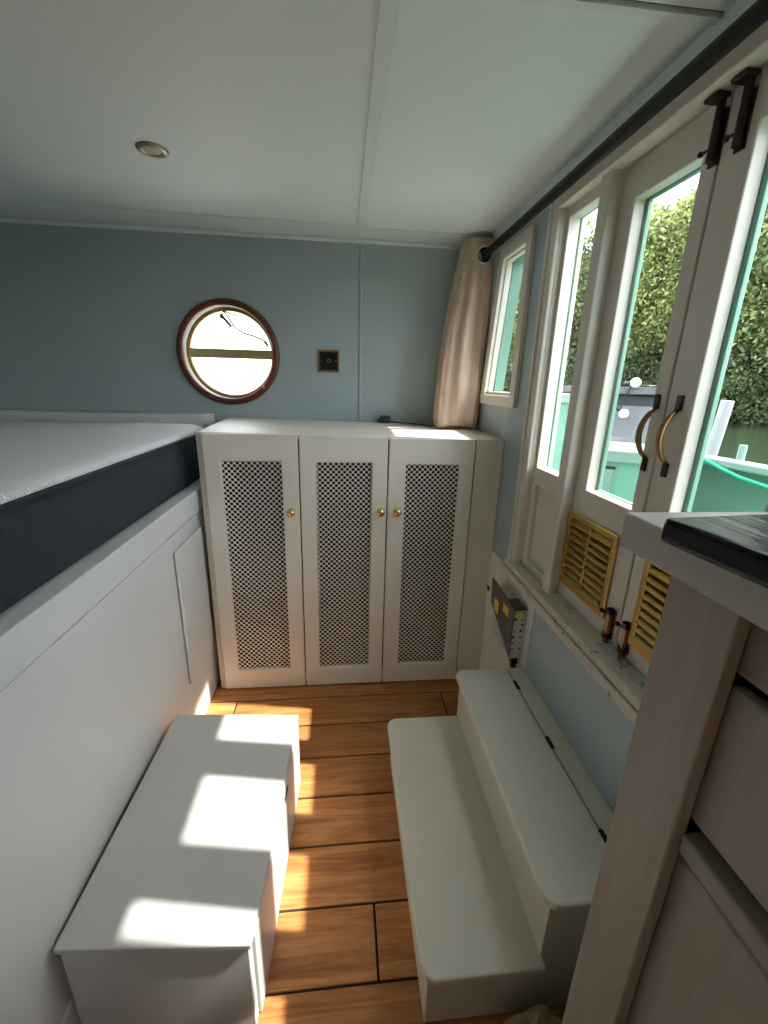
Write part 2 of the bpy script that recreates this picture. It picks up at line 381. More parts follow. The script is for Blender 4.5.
# porthole
wn = struct('window_1', MB().ring([(.220,-.018),(.225,-.024),(.242,-.022),(.251,-.012),(.252,0),(.220,0)], (PHX,D,PHZ), (0,1,0), 72), 'mahogany',
            'round porthole in a dark mahogany ring on the back wall', 'porthole', base=(PHX,D,PHZ), smooth=True)
obj('lining', MB().ring([(.2315,-.0005),(.2315,.10),(.223,.10),(.220,-.0005)], (PHX,D,PHZ), (0,1,0), 64), 'white', wn, smooth=True)
obj('brass_ring', MB().ring([(.203,.050),(.207,.046),(.2225,.046),(.2225,.085),(.203,.085)], (PHX,D,PHZ), (0,1,0), 64), 'old_brass', wn, smooth=False)
obj('brass_bar', MB().box(PHX-.212, PHX+.212, D+.044, D+.064, PHZ-.022, PHZ+.024), 'bar_brass', wn, bevel=.004)
obj('glass', MB().lathe([(.206,0),(.206,.006)], (PHX,D+.070,PHZ), (0,1,0), 64), 'glass', wn)
obj('screw', MB().lathe([(.009,0),(.007,.004)], (PHX+.168,D-.0225,PHZ-.160), (0,-1,0), 12), 'old_brass', wn)
cl = thing('clip_and_wire', (PHX,D+.03,PHZ+.19), 'small black clip hanging on a thin wire inside the porthole', 'clip')
y_ = D+.036
obj('clip', MB().hexa([(-.598,y_,1.742),(-.586,y_,1.752),(-.586,y_+.012,1.752),(-.598,y_+.012,1.742)], [(-.556,y_,1.697),(-.546,y_,1.706),(-.546,y_+.012,1.706),(-.556,y_+.012,1.697)]).box(-.604,-.588,y_-.002,y_+.014,1.738,1.760), 'black', cl, bevel=.002)
obj('wire', MB().tube([(-.592,y_+.006,1.757),(-.585,y_+.004,1.772),(-.565,y_,1.745),(-.535,y_,1.70),(-.49,y_,1.672),(-.44,y_,1.660),(-.40,y_,1.645),(-.375,y_+.01,1.612)], .0048, 6)
    .tube([(-.585,y_+.004,1.772),(-.52,y_+.004,1.755),(-.46,y_+.004,1.722),(-.41,y_+.004,1.682),(-.375,y_+.012,1.620)], .0036, 6), 'black', cl)

# aerial socket on the back wall
so = thing('wall_socket', (-.0625,D,1.55), 'square brass and black aerial socket on the blue back wall', 'socket')
obj('plate', MB().box(-.118,-.007,D-.008,D,1.496,1.604), 'old_brass', so, bevel=.003)
obj('insert', MB().box(-.108,-.017,D-.012,D-.006,1.506,1.594), 'plate_hole', so, bevel=.002)
obj('aerial_pin', MB().ring([(.006,0),(.0095,0),(.0095,.006),(.006,.006)], (-.0625,D-.012,1.552), (0,-1,0), 20), 'old_brass', so)
for sx in (-.1, -.025): obj('screw', MB().lathe([(.0045,0),(.0035,.003)], (sx,D-.012,1.551), (0,-1,0), 10), 'brass', so)

# right wall with openings (Y, Z)
ADDED_WIN = (-3.2, -1.25, 1.10, 2.0)                # unseen opening added behind the camera for more daylight
WIN = (1.745, 2.075, 1.405, 1.968)          # small window
DRO = (.44, 1.555, .745, 2.022)             # side hatch: doors and sidelights
wr = MB().holed(0, R, RO, YB, D, -.06, ZC, [WIN, DRO, ADDED_WIN]); wr.cur = 1
wr.box(RO, RO+.004, YB, .40, -.5, 1.10).box(RO, RO+.004, YB, .40, 2.0, ZC).box(RO, RO+.004, -1.25, .40, 1.10, 2.0).box(RO, RO+.004, .40, 1.6, -.5, .74).box(RO, RO+.004, 2.1, 2.4, -.5, ZC).box(RO, RO+.004, 1.6, 2.1, -.5, 1.38).box(RO, RO+.004, 1.6, 1.72, 1.38, ZC)
struct('wall_right', wr, ['blue','mint'], 'blue-grey side wall holding the hatch doors', 'wall')

# small window
def lean(mb):
    for p in mb.v:
        if p.y > 1.9: p.y -= .115*(p.z-1.365)/.65 - .015
    return mb
w2 = struct('window_2', lean(MB().holed(0, R-.018, R, 1.697, 2.118, 1.365, 2.012, [(1.75, 2.07, 1.41, 1.963)])), 'frame',
            'small white framed window beside the curtain', 'window', base=(R,1.9,1.365), bevel=.003)
obj('lining', lean(MB().holed(0, R, .728, 1.746, 2.085, 1.406, 1.967, [(1.756, 2.066, 1.424, 1.955)])), 'frame', w2, bevel=.002)
obj('glass', lean(MB().box(.728, .732, 1.747, 2.078, 1.407, 1.966)), 'glass', w2)
obj('outer_frame', lean(MB().holed(0, .733, .779, 1.746, 2.078, 1.406, 1.967, [(1.753, 2.064, 1.424, 1.955)])), 'mint', w2, bevel=.002)
w5 = struct('window_5', MB().holed(0, R-.012, R+.03, -3.25, -1.2, 1.05, 2.04, [(-3.15,-2.26,1.14,1.96),(-2.19,-1.30,1.14,1.96)]), 'frame', 'unseen window added behind the camera to brighten the cabin', 'window', base=(R,-1,1.31))
obj('glass', MB().box(R+.012, R+.016, -3.17, -1.28, 1.12, 1.98), 'glass', w5)

# hatch frame: casing, posts, sill
fr = MB()
fr.box(R-.012, R+.02, 1.515, 1.568, .755, 2.06)            # far casing
fr.box(R-.02, R-.008, 1.553, 1.572, .755, 2.06)           # its outer bead
fr.box(R, .790, 1.512, 1.556, .765, 2.03)             # far jamb
fr.box(R+.001, .790, 1.255, 1.304, .765, 2.03)        # post between sidelight and door
fr.box(R+.001, .790, .545, .592, .765, 2.03)               # near post
fr.box(R+.001, .790, .435, .452, .765, 2.03)               # near jamb
fr.box(R-.012, R+.02, .395, .455, .765, 2.06)             # near casing
fr.box(R-.0135, R+.03,   .393, 1.570, 1.998, 2.0615)            # head
fr.box(R-.0205, R-.010, .392, 1.574, 2.042, 2.064)         # head bead
fr.box(R+.02, .80, .44, 1.55, 2.005, 2.03)
struct('trim_7', fr, 'frame', 'white timber casing and posts of the side hatch', 'door frame', bevel=.004)
si = MB()
si.box(.676, R+.02, .38, 1.580, .741, .766); si.box(.670, R, .38, 1.580, .706, .738)
si.box(R, .81, .44, 1.556, .725, .767)
struct('trim_8', si, 'old_white', 'worn white sill under the hatch doors', 'sill', bevel=.004)
struct('trim_9', MB().box(R-.006, R, 1.322, 1.79, 0, .715), 'white', 'white panel on the lower side wall beside the steps', 'wall trim', bevel=.001)
struct('trim_10', MB().box(R-.004, R, .2, 1.318, 0, .715), 'wall_blue_low', 'smudged pale blue panel below the hatch sill', 'wall trim', bevel=.001)

# sidelights
def sidelight(n, y0, y1, label):
    sl = struct('window_%d' % n, MB().holed(0, .722, .760, y0, y1, .768, 2.005, [(y0+.004, y1-.018, 1.165, 1.965), (y0+.03, y1-.03, .80, 1.10)]), 'frame', label, 'sidelight', base=(.745,(y0+y1)/2,.768), bevel=.004)
    obj('lower_panel', MB().box(.738, .756, y0+.02, y1-.02, .79, 1.115), 'frame', sl)
    obj('glass', MB().box(.750, .754, y0+.002, y1-.016, 1.163, 1.967), 'glass', sl)
    obj('outer_bead', MB().holed(0, .760, .768, y0, y1, .768, 2.005, [(y0+.006, y1-.021, 1.165, 1.965)]), 'mint', sl, bevel=.003)
    return sl
sidelight(3, 1.304, 1.512, 'narrow sidelight window left of the hatch doors')
sidelight(4, .452, .545, 'narrow sidelight at the near end of the hatch, behind the worktop')

# hatch doors
DX0, DX1 = .745, .777
def door(n, y0, y1, py0, py1, vy0, vy1, hy, boltx, label):
    d = struct('door_%d' % n, MB().holed(0, DX0, DX1, y0, y1, .77, 2.0, [(py0, py1, 1.152, 1.915), (vy0+.02, vy1-.02, .845, 1.05)]), 'frame', label, 'door', base=(.765,(y0+y1)/2,.77), bevel=.003)
    obj('outer_skin', MB().holed(0, DX1, DX1+.012, y0-(.005 if n == 1 else 0), y1-(.003 if n == 2 else 0), .77, 2.0, [(py0+.004, py1-.012, 1.156, 1.91), (vy0+.02, vy1-.02, .845, 1.05)]), 'mint', d, bevel=.002)
    obj('glass', MB().box(.766, .770, py0, py1, 1.152, 1.915), 'glass', d)
    g = obj('vent_grille', MB().holed(0, DX0-.010, DX0-.001, vy0, vy1, .822, 1.073, [(vy0+.020, (vy0+vy1)/2-.006, .845, 1.052), ((vy0+vy1)/2+.006, vy1-.020, .845, 1.052)]), 'brass_vent', d, bevel=.003)
    lv = MB()
    for a, b_ in ((vy0+.018, (vy0+vy1)/2-.005), ((vy0+vy1)/2+.005, vy1-.018)):
        for k in range(9):
            z = .846+k*.0232
            lv.hexa([(DX0-.014,a,z+.0035),(DX0-.014,b_,z+.0035),(DX0-.013,b_,z),(DX0-.013,a,z)], [(DX0+.006,a,z+.0195),(DX0+.006,b_,z+.0195),(DX0+.0075,b_,z+.0165),(DX0+.0075,a,z+.0165)])
    obj('louvres', lv, 'brass_vent', g)
    obj('louvre_shade', MB().box(DX1-.004, DX1, vy0+.02, vy1-.02, .845, 1.05), 'dark_gap', g)  # dark sheet paints the shade between the louvres
    # bowed pull handle
    hz0, hz1 = 1.280, 1.418
    pts = []
    for k in range(17):
        t = k/16; z = hz0+.012+(hz1-hz0-.024)*t
        pts.append((DX0-.005-.027*math.sin(PI*t)**.7, hy, z))
    rs = [.0048+.0022*math.sin(PI*k/16) for k in range(17)]
    hd = obj('handle', MB().tube(pts, rs, 10), 'old_brass', d, smooth=True)
    for z in (hz0-.006, hz1+.006):
        obj('rose', MB().box(DX0-.006, DX0+.001, hy-.009, hy+.009, z-.017, z+.017), 'bronze', hd, bevel=.004)
    # top bolt
    tb = obj('top_bolt', MB().box(DX0-.004, DX0+.001, boltx-.011, boltx+.011, 1.882, 1.975).tube([(DX0-.010,boltx,1.888),(DX0-.010,boltx,1.992)], .0075, 10), 'bronze', d, smooth=False)
    obj('knob', MB().tube([(DX0-.010,boltx,1.912),(DX0-.012,boltx+.024,1.912)], .0030, 8).lathe([(.001,0),(.0055,.003),(.006,.008),(.001,.012)], (DX0-.012,boltx+.020,1.912), (0,1,0), 12), 'bronze', tb, smooth=True)
    obj('keeper', MB().box(R+.005, R+.034, boltx-.017, boltx+.017, 1.988, 1.996), 'bronze', tb, bevel=.002)
    # foot bolt
    fb = obj('foot_bolt', MB().tube([(DX0-.010,hy,.770),(DX0-.010,hy,.872)], .008, 10).box(DX0-.003, DX0+.001, hy-.013, hy+.013, .785, .868), 'old_brass', d)
    obj('bolt_collar', MB().tube([(DX0-.010,hy,.786),(DX0-.010,hy,.80)], .012, 10).tube([(DX0-.010,hy,.858),(DX0-.010,hy,.872)], .0125, 10), 'bronze', fb)
    obj('bolt_knob', MB().tube([(DX0-.010,hy,.855),(DX0-.018,hy+.024,.855)], .004, 8).lathe([(.001,0),(.006,.002),(.007,.008),(.001,.012)], (DX0-.017,hy+.020,.855), (-.3,1,0), 12), 'bronze', fb, smooth=True)
    if n == 2:
        obj('meeting_gap_shade', MB().box(.758, DX1, y1, y1+.0058, .77, 2.0), 'black', d)  # black strip paints the dark of the gap between the leaves
        obj('light_stop', MB().box(DX1+.0125, DX1+.020, y1-.010, y1+.016, .77, 2.0), 'mint', d, bevel=.002)  # added outside to stop sun leaking through the meeting gap
    return d
door(1, .9425, 1.273, .985, 1.198, 1.000, 1.254, .968, .950, 'far leaf of the glazed white hatch doors, its louvre fully in view')
door(2, .590, .9365, .652, .860, .640, .888, .898, .890, 'near leaf of the glazed white hatch doors, partly behind the worktop')

# curtain rod and curtain
cr = thing('curtain_rod', (.655,1.0,2.02), 'long black curtain rod below the ceiling above the doors', 'curtain rod')
obj('pole', MB().tube([(.655,YB+.1,2.02),(.655,2.338,2.02)], .0165, 20), 'rod', cr, smooth=True)
obj('wall_flange', MB().lathe([(.036,0),(.036,.008),(.02,.016)], (.655,D,2.02), (0,-1,0), 24), 'rod', cr)
for yy in (-.6,): obj('bracket', MB().box(.668, R-.003, yy-.012, yy+.012, 2.012, 2.028).box(R-.011, R-.003, yy-.02, yy+.02, 1.985, 2.055), 'rod', cr, bevel=.002)
cu = thing('curtain', (.62,2.22,1.245), 'cream eyelet curtain bunched in the corner beside the small window', 'curtain')
cm = MB(); NU, NV = 96, 40
for j in range(NV+1):
    t = j/NV                      # 0 bottom .. 1 top
    z = 1.247+t*.845
    cx = .582+.064*t - .010*math.sin(PI*t)
    hw = .112-.036*t + .010*math.sin(PI*t*1.0)
    if t < .06: hw *= .93+.07*(t/.06)
    cyy = 2.17+.055*t; hd = .055+.022*t+.012*math.sin(PI*t)
    for i in range(NU):
        a = 2*PI*i/NU
        fold = (.15*math.sin(7*a+1.2*math.sin(3*t))+.10*math.sin(11*a+2.5*t)) * (1.0 if t < .83 else .35)
        pinch = 1-.02*math.exp(-((t-.825)/.012)**2)
        bag = .10*math.exp(-((t-.03)/.05)**2)*math.sin(5*a)
        rr = (1+fold*.9+bag)*pinch
        c, s_ = math.cos(a), math.sin(a)
        e = lambda q: math.copysign(abs(q)**.75, q)
        x = cx+hw*e(c)*(1+.15*fold); yv = cyy+hd*e(s_)*rr
        cm.v.append(Vector((min(x,.684 if yv < 2.135 else R-.004), min(yv, D-.01), z+.006*math.sin(3*a)*(1-t))))
for j in range(NV):
    for i in range(NU): cm.f.append((j*NU+i, j*NU+(i+1)%NU, (j+1)*NU+(i+1)%NU, (j+1)*NU+i)); cm.mi.append(0)
cm.f += [tuple(range(NU-1,-1,-1)), tuple(range(NV*NU,(NV+1)*NU))]; cm.mi += [0,0]
obj('cloth', cm, 'curtain', cu, smooth=True)
ey = obj('eyelet', MB().ring([(.027,-.002),(.036,-.005),(.038,0),(.036,.005),(.027,.002)], (.653,2.138,2.02), (0,1,0), 28), 'chrome', cu, smooth=True)
obj('eyelet_hole', MB().lathe([(.0275,0),(.0275,.004)], (.653,2.140,2.02), (0,1,0), 24), 'black', ey)
st = MB()
st.tube([(.580+.022*k/3, 2.148-.003*math.sin(k), 1.945+.003*math.sin(2*k)) for k in range(16)], .0022, 6)
obj('header_seam', st, 'curtain', cu)

# ------------------------------------------------------------------ cabinet
cab = thing('cabinet', (0,2.05,0), 'white cabinet with three perforated doors under the porthole wall', 'cabinet')
c = MB()
c.box(-.563, .703, 1.806, 2.34, .012, .05)                # bottom
c.box(-.150, -.130, 1.81, 2.33, .05, 1.19)
obj('carcass', c, 'cabinet', cab, bevel=.002)
obj('side_panel', MB().box(-.588, -.566, 1.800, 2.34, 0, 1.226), 'cabinet', cab, bevel=.002)
obj('filler_panel', MB().box(.580, .703, 1.788, 1.804, 0, 1.226), 'cabinet', cab, bevel=.002)
top = MB().hexa([(-.588,1.804,1.222),(.703,1.804,1.208),(.703,2.345,1.214),(-.588,2.345,1.232)], [(-.588,1.804,1.240),(.703,1.804,1.225),(.703,2.345,1.236),(-.588,2.345,1.256)])
obj('top_board', top, 'cabinet', cab, bevel=.003)
obj('interior_shade', MB().box(-.56,.70,2.30,2.336,.05,1.2).box(-.56,.70,1.83,2.30,.05,.06).box(-.565,-.555,1.83,2.30,.05,1.2).box(.575,.585,1.83,2.30,.05,1.2), 'dark_gap', cab)  # near-black sheets stand in for the shade behind the door holes
def perforated(x0, x1, z0, z1, y):
    mb = MB(); a = .0236; r_ = .325*a
    nx, nz = int((x1-x0)/a)+2, int((z1-z0)/a)+2
    key = {}
    def vid(x, z):
        k = (round(x,5), round(z,5))
        if k not in key: key[k] = len(mb.v); mb.v.append(Vector((min(max(x,x0),x1), y, min(max(z,z0),z1))))
        return key[k]
    for i in range(nx):
        for j in range(nz):
            for o_ in (0, .5):
                cx, cz = x0+(i+o_)*a, z0+(j+o_)*a
                if not (x0-a*.1 < cx < x1+a*.1 and z0-a*.1 < cz < z1+a*.1): continue
                ou = []; inn = []
                for k in range(8):
                    an = k*PI/4
                    rad = a/2 if k%2 == 0 else a/2*math.sqrt(.5)
                    ou.append(vid(cx+rad*math.cos(an), cz+rad*math.sin(an))); inn.append(vid(cx+r_*math.cos(an), cz+r_*math.sin(an)))
                for k in range(8):
                    mb.f.append((ou[k], ou[(k+1)%8], inn[(k+1)%8], inn[k])); mb.mi.append(0)
    return mb
DOORS = [(-.5625,-.1805,-.494,-.250,.109,1.126,-.216),(-.1755,.1965,-.108,.130,.108,1.122,.170),(.2015,.576,.277,.512,.110,1.117,.243)]
for k, (x0,x1,p0,p1,z0,z1,kx) in enumerate(DOORS):
    zt = 1.2325-.0118*(x0+.5625)
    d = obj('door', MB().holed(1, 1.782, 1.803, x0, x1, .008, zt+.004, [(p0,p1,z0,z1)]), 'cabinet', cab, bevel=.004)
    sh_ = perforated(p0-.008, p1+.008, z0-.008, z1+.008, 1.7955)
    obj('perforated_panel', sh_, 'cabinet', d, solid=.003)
    kn = MB().lathe([(.015,0),(.015,.003),(.007,.006),(.006,.014),(.014,.020),(.0175,.027),(.015,.034),(.006,.037)], (kx,1.782,.907), (0,-1,0), 24)
    obj('knob', kn, 'brass', d, smooth=True)

# small adaptor on the cabinet top
ad = thing('power_adaptor', (.25,2.31,1.247), 'small black plug adaptor and lead lying on the cabinet top', 'adaptor')
obj('body', MB().box(.205,.262,2.285,2.315,1.2465,1.283).box(.190,.206,2.292,2.308,1.252,1.266), 'black', ad, bevel=.006)
obj('lead', MB().tube([(.262,2.30,1.258),(.30,2.305,1.2475),(.36,2.29,1.2455),(.43,2.24,1.2445),(.47,2.22,1.2430),(.50,2.24,1.2435)], .0028, 8), 'black', ad, smooth=True)

# ------------------------------------------------------------------ bed
bed = thing('bed_base', (-1.4,.6,0), 'white painted panelled bed platform along the left side', 'bed')
BX = -.610
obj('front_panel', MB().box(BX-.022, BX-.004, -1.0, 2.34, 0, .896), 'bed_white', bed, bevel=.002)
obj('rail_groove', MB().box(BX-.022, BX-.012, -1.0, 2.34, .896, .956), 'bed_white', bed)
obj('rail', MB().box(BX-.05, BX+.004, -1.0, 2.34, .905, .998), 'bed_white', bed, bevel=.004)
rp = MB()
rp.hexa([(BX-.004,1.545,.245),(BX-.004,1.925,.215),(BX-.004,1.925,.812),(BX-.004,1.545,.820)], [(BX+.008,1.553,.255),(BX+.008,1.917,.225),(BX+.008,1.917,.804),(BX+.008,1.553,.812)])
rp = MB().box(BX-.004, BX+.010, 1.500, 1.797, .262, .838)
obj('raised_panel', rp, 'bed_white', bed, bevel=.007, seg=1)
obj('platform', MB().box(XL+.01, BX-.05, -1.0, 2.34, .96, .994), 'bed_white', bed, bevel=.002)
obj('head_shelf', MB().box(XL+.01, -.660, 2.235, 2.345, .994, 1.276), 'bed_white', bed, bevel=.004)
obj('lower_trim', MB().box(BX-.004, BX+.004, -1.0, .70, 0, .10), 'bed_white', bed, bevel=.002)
mt = thing('mattress', (-1.4,.7,.998), 'thick white-topped mattress with a charcoal side band', 'mattress')
mx0, mx1, my0, my1, mz0, mz1 = XL+.02, -.663, -.95, 2.225, .997, 1.208
def rrect(x0,x1,y0,y1,r,n=8):
    out = []
    for cx,cy,a0 in ((x1-r,y0+r,-PI/2),(x1-r,y1-r,0),(x0+r,y1-r,PI/2),(x0+r,y0+r,PI)):
        out += [(cx+r*math.cos(a0+PI/2*k/n), cy+r*math.sin(a0+PI/2*k/n)) for k in range(n+1)]
    return out
def loft(layers, n):
    mb = MB()
    for pts, z in layers: mb.v += [Vector((p[0],p[1],z)) for p in pts]
    for l in range(len(layers)-1):
        for i in range(n): mb.f.append((l*n+i, l*n+(i+1)%n, (l+1)*n+(i+1)%n, (l+1)*n+i)); mb.mi.append(0)
    mb.f += [tuple(range(n-1,-1,-1)), tuple(range((len(layers)-1)*n, len(layers)*n))]; mb.mi += [0,0]
    return mb
def ins(d, r=.07): return rrect(mx0+d, mx1-d, my0+d, my1-d, max(r-d,.02))
n_ = len(ins(0))
obj('side_band', loft([(ins(.004),mz0),(ins(-.002),mz0+.02),(ins(-.004),mz0+.09),(ins(0),mz0+.18),(ins(.004),mz0+.204)], n_), 'navy', mt, smooth=False)
obj('quilted_top', loft([(ins(.003),mz1-.012),(ins(.001),mz1+.002),(ins(.006),mz1+.010),(ins(.018),mz1+.017),(ins(.05),mz1+.026),(ins(.15,.16),mz1+.038),(ins(.4,.42),mz1+.046)], n_), 'knit', mt, smooth=True)
pp = [(p[0],p[1],mz1-.010) for p in ins(-.001)]
obj('piping', MB().tube(pp, .0055, 8, closed=True), 'piping', mt, smooth=True)
pp = [(p[0],p[1],mz1-.026) for p in ins(-.001)]
obj('piping', MB().tube(pp, .003, 6, closed=True), 'piping', mt, smooth=True)

# ------------------------------------------------------------------ step box by the bed
bxn = thing('step_box', (-.385,.95,0), 'low grey-white lidded storage box in front of the bed', 'storage box')
FL, FR, NR, NL = (-.589,1.300),(-.156,1.268),(-.194,.613),(-.604,.638)
def quad(zb, zt, d=0):
    cx = sum(p[0] for p in (FL,FR,NR,NL))/4; cy = sum(p[1] for p in (FL,FR,NR,NL))/4
    q = [(p[0]-math.copysign(d,p[0]-cx), p[1]-math.copysign(d,p[1]-cy)) for p in (NL,NR,FR,FL)]
    return MB().hexa([(x,y,zb) for x,y in q], [(x,y,zt) for x,y in q])
obj('lid', quad(.286, .302, -.001), 'box', bxn, bevel=.003)
obj('body', quad(0, .2835, .008), 'box', bxn, bevel=.002)
e = Vector((NR[0]-FR[0], NR[1]-FR[1], 0)); L_ = e.length; e.normalize(); nrm = Vector((-e.y, e.x, 0))
if nrm.x < 0: nrm = -nrm
def onface(u0,u1,z0,z1,t0,t1):
    o = Vector((FR[0],FR[1],0)); P_ = lambda u,t,z: o+e*u+nrm*t+Vector((0,0,z))
    return MB().hexa([P_(u0,t0,z0),P_(u1,t0,z0),P_(u1,t1,z0),P_(u0,t1,z0)],[P_(u0,t0,z1),P_(u1,t0,z1),P_(u1,t1,z1),P_(u0,t1,z1)])
obj('front_board', onface(.012, L_-.03, .004, .278, -.008, .0), 'box', bxn, bevel=.002)
obj('finger_catch', onface(.235, .285, .236, .252, -.002, .0015), 'dark_gap', bxn)

# ------------------------------------------------------------------ two-tread step seat
stp = thing('step_bench', (.44,.96,0), 'cream painted two-tread step bench with a hinged lid below the hatch', 'steps')
def tread(x0,x1,y0,y1,z0,z1,r=.035):
    pts = []
    for cx,cy,a0 in ((x0+r,y0+r,PI),):
        pts += [(cx+r*math.cos(a0+PI/2*k/8), cy+r*math.sin(a0+PI/2*k/8), z0) for k in range(9)]
    pts += [(x1,y0,z0),(x1,y1,z0)]
    pts += [(x0+r+r*math.cos(PI/2+PI/2*k/8), y1-r+r*math.sin(PI/2+PI/2*k/8), z0) for k in range(9)]
    return MB().prism(pts, (0,0,z1-z0))
obj('lower_tread', tread(.172,.455,.572,1.335,.180,.200), 'step', stp, bevel=.005)
obj('lower_body', MB().box(.190,.455,.594,1.325,0,.180), 'step_front', stp, bevel=.002)
obj('upper_body', MB().box(.450,.699,.594,1.335,0,.3785), 'step_front', stp, bevel=.002)
obj('lid', tread(.430,.636,.574,1.350,.379,.400), 'step', stp, bevel=.005)
obj('back_ledge', MB().box(.639,.701,.574,1.350,.379,.400), 'step', stp, bevel=.003)
for yy in (1.25, .99, .70):
    h_ = obj('hinge', MB().box(.6315,.6445,yy-.022,yy+.022,.3995,.4012), 'bronze', stp)
    obj('hinge_pin', MB().tube([(.638,yy-.022,.402),(.638,yy+.022,.402)], .0025, 8), 'bronze', h_)

# ------------------------------------------------------------------ power supply on the side wall
ps = thing('power_supply', (.68,1.47,.5), 'perforated metal power supply hung on the wall under the sill', 'power supply')
px0 = R-.006
obj('case', MB().box(.647,px0-.003,1.362,1.56,.432,.640), 'perf', ps, bevel=.003)
obj('cover', MB().prism([(.641,1.357,.445),(.641,1.585,.555),(.641,1.600,.665),(.641,1.357,.652)], (.006,0,0)), 'dark_steel', ps)
obj('top_flange', MB().box(.647,px0-.003,1.362,1.45,.640,.646), 'dark_steel', ps)
obj('sticker', MB().box(.6400,.6412,1.40,1.455,.59,.625), 'yellow', ps)
obj('sticker', MB().box(.6400,.6412,1.50,1.545,.545,.60), 'yellow', ps)
obj('sticker', MB().box(.660,.685,1.3606,1.3618,.605,.632), 'yellow', ps)
obj('connector', MB().box(.665,.690,1.372,1.40,.395,.433).box(.668,.684,1.368,1.392,.375,.396), 'black', ps, bevel=.003)
obj('mounting_plate', MB().hexa([(px0-.003,1.56,.50),(px0,1.56,.50),(px0,1.80,.44),(px0-.003,1.80,.44)],[(px0-.003,1.56,.60),(px0,1.56,.60),(px0,1.80,.545),(px0-.003,1.80,.545)]), 'white', ps)
obj('slot', MB().box(px0-.0045,px0-.002,1.755,1.785,.515,.54), 'dark_gap', ps)
obj('slot', MB().box(px0-.0045,px0-.002,1.70,1.712,.515,.532), 'dark_gap', ps)

# ------------------------------------------------------------------ ceiling downlight
dl = thing('downlight', (-.575,1.635,ZC), 'small round brass downlight in the ceiling', 'ceiling light')
obj('bezel', MB().ring([(.024,-.003),(.030,-.008),(.044,-.005),(.047,0),(.024,0)], (-.575,1.635,ZC), (0,0,1), 36), 'pale_brass', dl, smooth=True)
obj('lens', MB().lathe([(.0245,-.004),(.0245,0)], (-.575,1.635,ZC), (0,0,1), 28), 'lens', dl)

# ------------------------------------------------------------------ kitchen unit
ku = thing('kitchen_unit', (.58,.1,0), 'grey-washed pine drawer unit at the right edge', 'kitchen unit')
KX = .380; KD = .400
obj('corner_post', MB().box(KX, KX+.018, .326, .416, 0, 1.2532), 'kitchen', ku, bevel=.003)
obj('end_panel', MB().box(KX+.018, .690, .398, .416, 0, 1.2532), 'kitchen', ku, bevel=.002)
obj('carcass', MB().box(.432, .69, -.55, .398, .06, 1.22), 'dark_gap', ku)  # coloured near black for the shade in the gaps around the drawers
def front(name, z0, z1, mat='kitchen'):
    return obj(name, MB().box(KD, KD+.018, -.22, .333, z0, z1), mat, ku, bevel=.005)
front('drawer', 1.1747, 1.25, 'kitchen_h'); front('drawer', .9764, 1.1612, 'kitchen'); front('drawer', .30, .921, 'kitchen')
obj('plinth', MB().box(.43, .45, -.55, .398, 0, .29), 'kitchen_h', ku)
obj('cross_rail', MB().box(.391, .425, -.3, .326, .933, .961), 'kitchen_h', ku, bevel=.003)
obj('top_rail', MB().box(.404, .425, -.55, .326, 1.2465, 1.2532), 'kitchen_h', ku)
obj('corner_post', MB().box(KX, KX+.018, -.36, -.24, 0, 1.2532), 'kitchen', ku, bevel=.003)
wt = MB().box(.362, .690, -.55, .489, 1.2535, 1.2995)
tag(obj('worktop', wt, 'worktop', None, (.5,.03,1.2575), bevel=.003), 'pale grey timber worktop on the drawer unit', 'worktop')
bb = MB().box(.326, .690, -.36, .383, 1.300, 1.327, rot=(math.radians(5), .326, .381))
tag(obj('black_board', bb, 'black_board', None, (.45,.2,1.300), bevel=.006, seg=3), 'thick black board lying over the edge of the grey worktop', 'board')

# ------------------------------------------------------------------ crumpled cloth bag on the floor
bg = MB(); nu, nv = 40, 18
rnd = random.Random(3); ph = [rnd.uniform(0,6.28) for _ in range(8)]
for j in range(nv+1):
    t = j/nv; z = .130*t
    for i in range(nu):
        a = 2*PI*i/nu
        wob = .16*math.sin(3*a+ph[0]+2*t)+.12*math.sin(5*a+ph[1]-3*t)+.07*math.sin(9*a+ph[2]+5*t)
        rr = math.sqrt(max(0,1-(t*.97)**2.4))*(1+wob)
        bg.v.append(Vector((.428+.085*rr*math.cos(a), .527+.036*rr*math.sin(a), z*(1+.25*math.sin(4*a+ph[3])*t*.6)+.001)))
for j in range(nv):
    for i in range(nu): bg.f.append((j*nu+i, j*nu+(i+1)%nu, (j+1)*nu+(i+1)%nu, (j+1)*nu+i)); bg.mi.append(0)
bg.f += [tuple(range(nu-1,-1,-1)), tuple(range(nv*nu,(nv+1)*nu))]; bg.mi += [0,0]
tag(obj('cloth_bag', bg, 'bag', None, (.428,.527,0), smooth=True), 'crumpled beige cloth bag on the floor behind the step bench end', 'bag')

